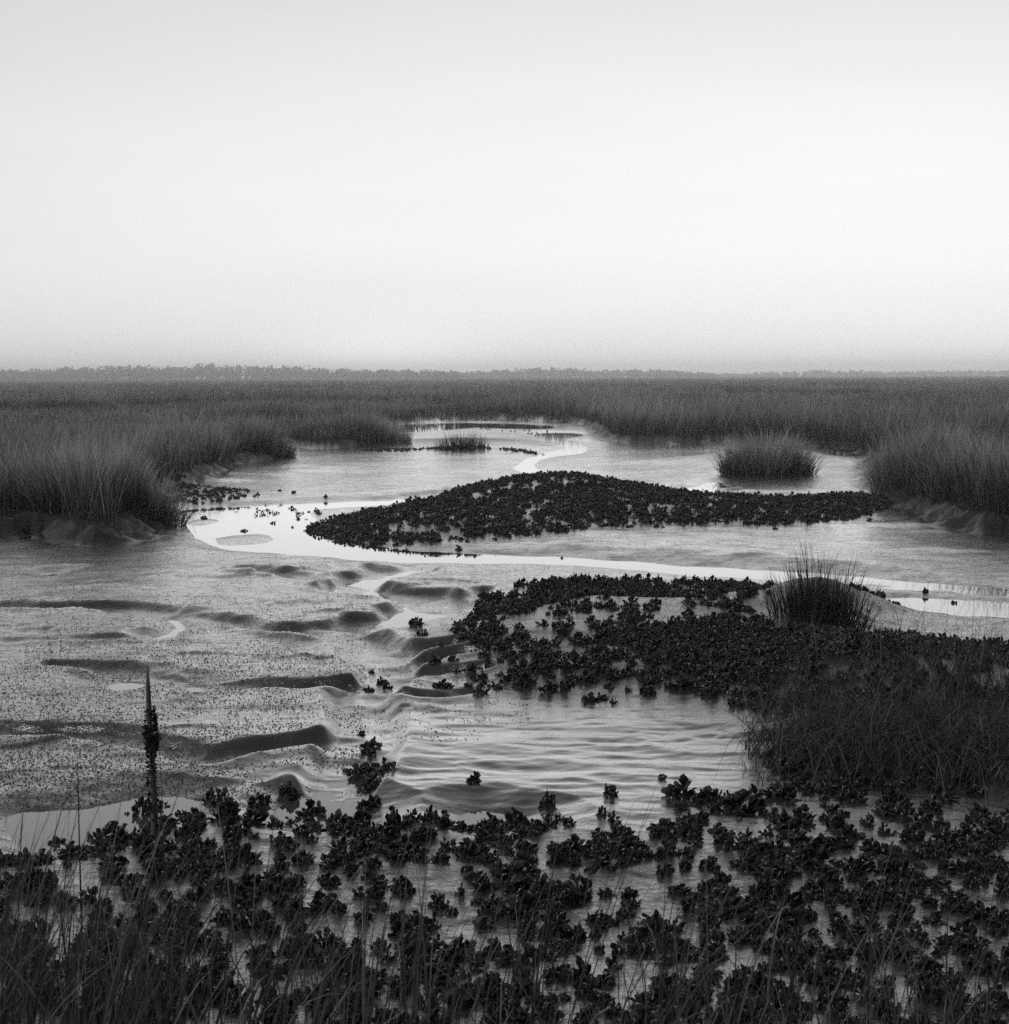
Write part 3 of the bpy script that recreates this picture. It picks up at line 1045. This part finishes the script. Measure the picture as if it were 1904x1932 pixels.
# middle right bed: dense back rim, gaps in front
scatter(pol([(900, 1150), (960, 1120), (1060, 1104), (1200, 1104), (1400, 1108), (1520, 1128), (1640, 1134), (1690, 1150), (1640, 1165),
             (1480, 1150), (1300, 1140), (1100, 1150), (980, 1180), (900, 1190)]), 1500, .34, .7, 1.15, 1.5, seed=11, minp=.3)
scatter(pol([(1560, 1140), (1690, 1140), (1690, 1165), (1600, 1170)]), 60, .3, .6, 1.0, 1.5, seed=30, minp=.3)
scatter(pol([(840, 1215), (900, 1170), (1000, 1145), (1250, 1140), (1450, 1150), (1470, 1185), (1450, 1240), (1400, 1330), (1300, 1345), (1150, 1320), (960, 1320),
             (900, 1270)]), 1500, .47, .45, 1.2, 3.0, seed=12, mind=.08, minp=.09)
scatter(pol([(1130, 1235), (1300, 1215), (1600, 1218), (1880, 1228), (2050, 1240), (2050, 1350), (1800, 1340), (1500, 1330), (1380, 1335), (1250, 1300)]),
        2600, .40, .6, 1.2, 2.6, seed=13, minp=.3, mind=.07)
# foreground bed
fore = pol([(-60, 1640), (120, 1600), (400, 1560), (560, 1530), (740, 1560), (1000, 1560), (1250, 1560), (1380, 1515), (1700, 1490), (2020, 1480), (2060, 1960), (1900, 2010),
            (0, 2010)])


def fgrad(px, py):
    return .03 + .17 * sstep(1740, 1520, py) - .05 * sstep(700, 1500, px) + .04 * sstep(900, 300, px)


scatter(pol([(800, 1262), (860, 1235), (1000, 1235), (1420, 1290), (1420, 1350), (1150, 1350), (900, 1335)]), 420, .52, .4, 1.0, 3.0, seed=21, mind=.1, minp=.10)
scatter(fore, 7000, .465, .42, 1.15, 3.6, seed=14, minp=.12, grad=fgrad, mind=.085)
scatter(pol([(650, 1380), (720, 1385), (735, 1440), (720, 1530), (660, 1530), (655, 1440)]), 40, .47, .5, 1.2, 3, seed=15, mind=.1)
scatter(pol([(1230, 1290), (1420, 1300), (1900, 1330), (2050, 1400), (1500, 1400), (1340, 1352)]), 700, .40, .5, 1.1, 2.6, seed=17, minp=.25, mind=.08)
scatter(pol([(1400, 1440), (2000, 1440), (2000, 1520), (1500, 1510)]), 260, .47, .5, 1.1, 2.6, seed=18, minp=.1, mind=.08)
scatter(pol([(700, 1260), (740, 1270), (730, 1320), (690, 1320)]), 14, .3, .4, .7, 3, seed=16, mind=.08)

# clumps that stand apart, each with its own words
ONES = [
    (897, 1496, 1.0, 'lone small oyster clump in the middle of the rippled mud apron'),
    (1035, 1532, 1.1, 'oyster clump with one tall upright shell just behind the foreground bed centre'),
    (1152, 1522, 1.1, 'oyster clump on bright rippled mud, second from the centre towards the right bed'),
    (970, 1556, 1.3, 'oyster clump leaning up at the wet edge right below the rippled apron'),
    (1288, 1528, 1.5, 'wide low oyster clump between the rippled apron and the large foreground bed'),
    (1250, 1492, .5, 'tiny single oyster knob on the rippled mud below the matted grass'),
    (1415, 1548, 1.9, 'tall stacked oyster clump at the back edge of the foreground bed'),
    (1478, 1532, 1.7, 'ragged oyster clump right in front of the shaded matted grass mud'),
    (545, 1505, 1.4, 'oyster clump left of the creek end, before the snail covered mud'),
    (410, 1515, 1.35, 'oyster clump on the far rim of the grey pool, right of the wooden stake'),
    (490, 1528, 1.4, 'oyster clump between the stake pool and the creek end'),
    (600, 1530, 1.2, 'thin upright oyster clump beside the foot of the narrow creek'),
    (700, 1488, 1.1, 'large oyster clump on the right side of the creek above the apron edge'),
    (690, 1458, .9, 'flat oyster clump in the creek bed, next above the largest creek clump'),
    (700, 1522, 1.0, 'oyster clump at the creek mouth below the largest creek clump'),
    (262, 1535, 1.6, 'large oyster clump attached beside the foot of the wooden stake'),
    (200, 1578, 1.7, 'big rounded oyster clump standing in the grey pool left of the stake'),
    (106, 1590, .8, 'very small oyster clump alone in the grey pool at the lower left'),
    (305, 1522, .8, 'small oyster clump just right of the wooden stake at the pool'),
    (345, 1552, .9, 'small oyster clump lying in the pool right of the stake'),
    (365, 1562, 1.0, 'pointed oyster shell clump in the pool between stake and bed'),
    (430, 1570, 1.7, 'oyster clump below the far pool rim, at the top left of the bed'),
    (786, 1196, 1.3, 'oyster clump at the leftmost tip of the middle bed, the upper one'),
    (797, 1222, 1.2, 'oyster clump at the leftmost tip of the middle bed, the lower one'),
    (835, 1318, 1.2, 'lone oyster clump on smooth mud right of the creek bend'),
    (890, 1295, 1.0, 'small oyster clump up slope from the lone creek bend clump'),
    (940, 1322, .7, 'tiny pair of oyster shells between two clumps at the middle bed front'),
    (986, 1316, 1.3, 'spiky oyster clump at the front left of the middle bed'),
    (1036, 1326, 1.3, 'oyster clump with a reflection at the front of the middle bed'),
    (1136, 1306, 1.3, 'rounded oyster clump on bright mud at the middle bed front'),
    (1216, 1316, 1.4, 'tall oyster clump in wet mud at the centre of the middle bed front'),
    (1290, 1330, 1.4, 'oyster clump at the front of the middle bed nearest the matted grass'),
    (1115, 1342, 1.0, 'pair of small oysters farthest forward of the middle bed'),
    (555, 936, 1.0, 'small oyster clump on the mud behind the bright left channel'),
    (528, 932, .6, 'tiny oyster clump beside the small clump behind the left channel'),
    (615, 943, .7, 'oyster speck at the far bank of the thin channel behind the bed'),
    (462, 1002, 1.1, 'single oyster clump on the oval mud islet in the left pool'),
    (446, 966, .8, 'small oyster clump in the left pool behind the oval islet'),
    (385, 980, 1.0, 'flat oyster clump on the sand bar of the left pool'),
    (765, 1040, .9, 'oyster clump standing in the channel in front of the big bed, left one'),
    (866, 1040, .9, 'oyster clump standing in the channel in front of the big bed, right one'),
    (1060, 1053, .6, 'tiny oyster clump at the channel edge below the centre of the big bed'),
    (1660, 1128, 1.3, 'upright oyster clump right of the reeds against the bright channel'),
    (1746, 1122, .8, 'small oyster knob on the channel bank right of the reeds'),
    (1800, 1138, .8, 'small oyster clump in the shining channel near the right edge'),
    (272, 1622, 1.3, 'oyster clump hugging the left of the stake foot'),
    (312, 1626, 1.2, 'oyster clump hugging the right of the stake foot'),
    (292, 1640, 1.4, 'oyster clump in front of the stake foot, lowest of those around it'),
    (1690, 1165, .9, 'outermost oyster clump right of the reeds on pale mud'),
]
for px, py, s, lab in ONES:
    x, y = P(px, py)
    PL.append((float(x), float(y), s * .85, lab))
BARE = pol([(1440, 1160), (1500, 1172), (1560, 1168), (1680, 1172), (1670, 1206), (1560, 1214), (1460, 1205)], .12)
_k = sdf(BARE, np.array([p[0] for p in PL]), np.array([p[1] for p in PL]), 1.0) > 0
PL = [p for p, q in zip(PL, _k) if q or p[3]]


def zone(px, py):
    if py > 1480:
        c = 'left' if px < 640 else ('middle' if px < 1250 else 'right')
        if py < 1640:
            w = {'left': 'oyster clump in the loose scatter in front of the pool and stake',
                 'middle': 'oyster clump along the back rim of the foreground bed below the rippled apron',
                 'right': 'oyster clump in the foreground bed just below the matted grass hump'}[c]
        elif py < 1780:
            w = {'left': 'oyster clump seen through the tall near grass of the left bank',
                 'middle': 'oyster clump in the crowded centre of the foreground bed',
                 'right': 'oyster clump in the densest right part of the foreground bed'}[c]
        else:
            w = {'left': 'oyster clump half hidden low in the near grass at the lower left',
                 'middle': 'large near oyster clump at the bottom centre behind grass stems',
                 'right': 'large near oyster clump at the bottom right corner of the bed'}[c]
        return w
    if py > 1330:
        return 'oyster clump along the narrow creek beside the rippled apron'
    return 'oyster clump in the middle bed between the reeds and the matted grass'


def build_oysters():
    X = np.array([p[0] for p in PL])
    Y = np.array([p[1] for p in PL])
    SC = np.array([p[2] for p in PL])
    Z = height(X, Y)
    deep = Z < -.02
    Z = np.maximum(Z, -.02)
    px, py = to_px(X, Y, Z)
    D = np.hypot(X, Y)
    vis = (px > 10) & (px < 1900) & (py < 1925)
    named = np.array([p[3] is not None for p in PL])
    app = np.where(vis, SC / D, 0) + named * 10
    order = np.argsort(-app)
    chosen = set(order[:300].tolist())
    cnt = {}
    V, F, A = [], [], []
    o = 0
    for i in range(len(PL)):
        rz = random.uniform(0, 6.283)
        s = SC[i]
        if i in chosen:
            lab = PL[i][3]
            grp = 'oyster clumps that stand apart on the mud' if lab else None
            if lab is None:
                lab = zone(px[i], py[i])
                grp = lab.replace('oyster clump', 'oyster clumps', 1)
            ob = bpy.data.objects.new('oyster_clump', HI_ME[i % len(HI_ME)])
            COL.objects.link(ob)
            ob.location = (X[i], Y[i], Z[i] + .004)
            ob.rotation_euler = (random.uniform(-.25, .25), random.uniform(-.25, .25), rz)
            ob.scale = (s * random.uniform(.85, 1.2), s * random.uniform(.85, 1.2), s * random.uniform(.65, 1.1))
            ob['label'] = lab
            ob['category'] = 'oyster clump'
            ob['group'] = grp
            continue
        src = HI if D[i] < 7.0 else (MID if D[i] < 17 else LOW)
        v, f, a = src[i % len(src)]
        m = rot_euler(random.uniform(-.25, .25), random.uniform(-.25, .25), rz)
        v = (v * np.array([s, s, s * random.uniform(.65, 1.1)])) @ m.T + np.array([X[i], Y[i], Z[i] + .004])
        V.append(v)
        F.append(f + o)
        A.append(a)
        o += len(v)
    me = mesh_np('oyster_beds', np.vstack(V), [np.vstack(F)], M_SHELL, False, {'rim': np.concatenate(A)})
    link('oyster_beds', me, kind='stuff', label='countless dark oyster clumps covering the mid and far beds')
    print('clumps', len(PL))


build_oysters()


# ------------------------------------------------------------------ snails and pellets on the mud
def build_snails():
    n = 46000
    px = RNG.uniform(-400, 1000, n)
    py = 1040 + 510 * RNG.random(n) ** 1.0
    w = (px < 690 - (py - 1040) * 0) | (RNG.random(n) < .45 * (py < 1180) + .2 * (py < 1420))
    w &= RNG.random(n) < (.35 + .65 * sstep(1060, 1300, py)) * sstep(1570, 1480, py)
    x, y = P(px, py)
    w &= fbm(x * 1.8, y * 2.2, 88, 3) + RNG.normal(0, .06, len(x)) > .44
    x, y = x[w], y[w]
    # scattered around the right channel too
    q = 900
    p2x, p2y = RNG.uniform(1250, 1900, q), RNG.uniform(1160, 1225, q)
    a, b = P(p2x, p2y)
    x, y = np.concatenate([x, a]), np.concatenate([y, b])
    z = height(x, y)
    k = z > .002
    x, y, z = x[k], y[k], z[k]
    n = len(x)
    s = RNG.uniform(.0036, .0072, n)
    t = np.linspace(0, 2 * np.pi, 6)[:-1]
    unit = np.vstack([np.stack([np.cos(t), np.sin(t), np.full(5, -.5)], -1), np.stack([np.cos(t + .6) * .75, np.sin(t + .6) * .75, np.full(5, .5)], -1), [[.2, 0, .8]]])
    j = np.arange(5)
    q4 = np.stack([j, (j + 1) % 5, (j + 1) % 5 + 5, j + 5], -1)
    q3 = np.stack([j + 5, (j + 1) % 5 + 5, np.full(5, 10)], -1)
    ang = RNG.uniform(0, 6.28, n)
    c, sn = np.cos(ang), np.sin(ang)
    el = RNG.uniform(1, 1.25, n)
    ux = unit[None, :, 0] * el[:, None]
    vx = ux * c[:, None] - unit[None, :, 1] * sn[:, None]
    vy = ux * sn[:, None] + unit[None, :, 1] * c[:, None]
    V = np.stack([x[:, None] + vx * s[:, None], y[:, None] + vy * s[:, None], z[:, None] + unit[None, :, 2] * s[:, None] * .85], -1)
    o = (np.arange(n) * 11)[:, None, None]
    me = mesh_np('mud_snails', V.reshape(-1, 3), [(q4[None] + o).reshape(-1, 4), (q3[None] + o).reshape(-1, 3)], M_SNAIL)
    link('mud_snails', me, kind='stuff', label='thousands of tiny dark mud snails dotting the left flat')


build_snails()


# ------------------------------------------------------------------ wooden stake crusted with oysters
def build_stake():
    bx, by = [float(v) for v in P(292, 1610)]
    z0 = float(height(np.array([bx]), np.array([by]))[0])
    root = bpy.data.objects.new('wooden_stake', None)
    COL.objects.link(root)
    root.location = (bx, by, z0)
    root['label'] = 'thin weathered wooden stake crusted with oysters, standing in the lower left mud'
    root['category'] = 'stake'
    H = .93
    n = 14
    V, A = [], []
    for i in range(n):
        t = i / (n - 1)
        r = (.022 - .008 * t) * (1 if i < n - 2 else .8 if i < n - 1 else .5)
        cx = -.004 * t + .006 * math.sin(t * 5)
        for k in range(8):
            a = k * math.pi / 4 + .3
            q = r * (1 + random.uniform(-.12, .12))
            V.append((cx + q * math.cos(a) * .9, q * math.sin(a), -.15 + (H + .15) * t + (.012 * math.cos(a) if i == n - 1 else 0)))
    V = np.array(V)
    i = np.arange(n * 8).reshape(n, 8)
    F = []
    for a in range(n - 1):
        for k in range(8):
            F.append((i[a, k], i[a, (k + 1) % 8], i[a + 1, (k + 1) % 8], i[a + 1, k]))
    cap = np.array([list(i[-1])])
    me = mesh_np('post', V, [np.array(F), cap], M_WOOD)
    link('post', me, parent=root)
    # crust: shells growing outwards, thick at mid height, patchy elsewhere
    r = np.random.default_rng(5)
    VV, FF, AA = [], [], []
    o = 0
    for k in range(330):
        t = r.random()
        if t < .45:
            z = r.normal(.56, .05)
        elif t < .55:
            z = r.normal(.67, .02)
        elif t < .75:
            z = r.choice([.40, .31, .2]) + r.normal(0, .02)
        else:
            z = r.uniform(0, .62)
        if k < 80:
            z = .70 * k / 80
        z = min(max(z, 0.0), .72)
        big = .75 + .55 * math.exp(-((z - .56) / .07) ** 2)
        L = r.uniform(.018, .034) * big
        v, f, rim = shell_mesh(L, L * r.uniform(.5, .8), r.integers(1e9), 5, 5)
        a = r.uniform(0, 6.283)
        m = rot_euler(0, 0, a) @ rot_euler(-r.uniform(.2, 1.5), 0, 0) @ rot_euler(0, 0, r.uniform(0, 6.28))
        d = rot_euler(0, 0, a) @ np.array([0, 1, 0])
        v = v @ m.T + d * .016 + np.array([0, 0, z])
        VV.append(v)
        FF.append(f + o)
        AA.append(rim * .4)
        o += len(v)
    me = mesh_np('oyster_crust', np.vstack(VV), [np.vstack(FF)], M_SHELL, False, {'rim': np.concatenate(AA)})
    link('oyster_crust', me, parent=root)


build_stake()


# ------------------------------------------------------------------ far woods
def crown_np(cx, cy, z0, w, h, n, r, leaf):
    """leaf clumps through an uneven crown"""
    lob = [(r.normal(0, .3) * w, r.normal(0, .3) * w, h * r.uniform(.35, .85), r.uniform(.25, .5)) for _ in range(5)]
    pts = []
    for k in range(n):
        lx, ly, lz, lr = lob[r.integers(5)]
        v = r.normal(0, 1, 3)
        v /= np.linalg.norm(v) + 1e-6
        v *= r.random() ** .33
        pts.append((cx + lx + v[0] * lr * w, cy + ly + v[1] * lr * w, z0 + min(max(lz + v[2] * lr * h * .75 - (k % 3 == 0) * .3 * h, .0 * h + .3), h)))
    c = np.array(pts)
    a = r.normal(0, 1, (n, 3))
    a /= np.linalg.norm(a, axis=1)[:, None]
    b = np.cross(a, r.normal(0, 1, (n, 3)))
    b /= np.linalg.norm(b, axis=1)[:, None]
    s = leaf * r.uniform(.6, 1.4, n)[:, None]
    V = np.stack([c - a * s - b * s * .5, c + a * s - b * s * .6, c + a * s * .7 + b * s * .7, c - a * s * .8 + b * s * .6], 1).reshape(-1, 3)
    F = np.arange(n * 4).reshape(n, 4)
    return V, F


def wood(name, x0, x1, dist, prof, label, seed, rows=3, step=4.0, leaf=.8, n=80):
    r = np.random.default_rng(seed)
    V, F = [], []
    o = 0
    wm = (x1 - x0) / FPX * dist
    k = int(wm / step)
    px_ = [p[0] for p in prof]
    ph_ = [p[1] for p in prof]
    for row in range(rows):
        for i in range(k):
            px = x0 + (x1 - x0) * (i + r.random()) / k
            d = dist + row * 14 + r.normal(0, 4)
            x = (px - PW / 2) / FPX * d
            hh = np.interp(px, px_, ph_) / FPX * dist * r.uniform(.78, 1.06)
            v, f = crown_np(x, d, MZ - .4, r.uniform(5, 11), hh + .4, n, r, leaf)
            V.append(v)
            F.append(f + o)
            o += len(v)
    me = mesh_np(name, np.vstack(V), [np.vstack(F)], M_TREE)
    link(name, me, kind='stuff', label=label)


wood('far_woods', -300, 860, 1000, [(-300, 23), (40, 21), (145, 26), (250, 29), (300, 26), (330, 30), (400, 33), (480, 26), (540, 28), (640, 22), (750, 18), (860, 17)],
     'long low hazy wood along the left horizon', 11, step=4.2)
wood('far_woods', 780, 1350, 1200, [(780, 12), (900, 14), (950, 18), (1060, 20), (1130, 14), (1180, 16), (1240, 17), (1300, 13), (1350, 8)],
     'paler broken wood in the middle of the horizon', 12, step=6, leaf=1.1, n=64)
wood('far_woods', 1300, 1640, 1450, [(1300, 6), (1400, 8), (1460, 10), (1540, 13), (1620, 12), (1640, 9)],
     'thin faint wood on the right horizon ending in a point', 13, step=6, leaf=1.1, n=56, rows=2)
wood('far_woods', 1600, 2250, 1620, [(1600, 9), (1750, 11), (1900, 12), (2250, 10)],
     'faintest strip of wood at the far right horizon', 14, step=6, leaf=1.1, n=46, rows=2)


def lone_tree():
    d = 1196
    x = (1013 - PW / 2) / FPX * d
    root = bpy.data.objects.new('tall_tree', None)
    COL.objects.link(root)
    root.location = (x, d, MZ)
    root['label'] = 'single tree rising above the middle wood on the horizon'
    root['category'] = 'tree'
    r = np.random.default_rng(3)
    v, f = crown_np(0, 0, 5.4, 4.0, 4.4, 130, r, .5)
    link('crown', mesh_np('crown', v, [f], M_TREE), parent=root)
    V, F = [], []
    for i in range(5):
        for k in range(6):
            a = k * math.pi / 3
            q = .38 - .05 * i
            V.append((q * math.cos(a) + .1 * i, q * math.sin(a), -.5 + i * 2.0))
    for i in range(4):
        for k in range(6):
            F.append((i * 6 + k, i * 6 + (k + 1) % 6, i * 6 + 6 + (k + 1) % 6, i * 6 + 6 + k))
    for s in (-1, 1):     # limbs
        o = len(V)
        for i in range(2):
            for k in range(4):
                a = k * math.pi / 2
                V.append((.2 + s * i * 1.5 + .12 * math.cos(a), .12 * math.sin(a), 4.6 + i * 1.9))
        for k in range(4):
            F.append((o + k, o + (k + 1) % 4, o + 4 + (k + 1) % 4, o + 4 + k))
    link('trunk', mesh_np('trunk', np.array(V), [np.array(F)], M_BARK), parent=root)


lone_tree()


# ------------------------------------------------------------------ haze
def build_haze():
    x0, x1, y0, y1, z0, z1 = -1800, 1800, -60, 1800, -1.2, 16.0
    v = np.array([(a, b, c) for c in (z0, z1) for b in (y0, y1) for a in (x0, x1)], float)
    f = np.array([(0, 2, 3, 1), (4, 5, 7, 6), (0, 1, 5, 4), (2, 6, 7, 3), (0, 4, 6, 2), (1, 3, 7, 5)])
    m = bpy.data.materials.new('haze')
    m.use_nodes = True
    nt = m.node_tree
    nt.nodes.clear()
    out = nt.nodes.new('ShaderNodeOutputMaterial')
    pv = nt.nodes.new('ShaderNodeVolumePrincipled')
    pv.inputs['Color'].default_value = grey(.99)
    pv.inputs['Density'].default_value = HAZE
    pv.inputs['Anisotropy'].default_value = .9
    nt.links.new(pv.outputs[0], out.inputs['Volume'])
    me = mesh_np('haze', v, [f], m)
    link('haze', me, kind='stuff', label='pale haze lying over the distant marsh')


HAZE = .0010
build_haze()
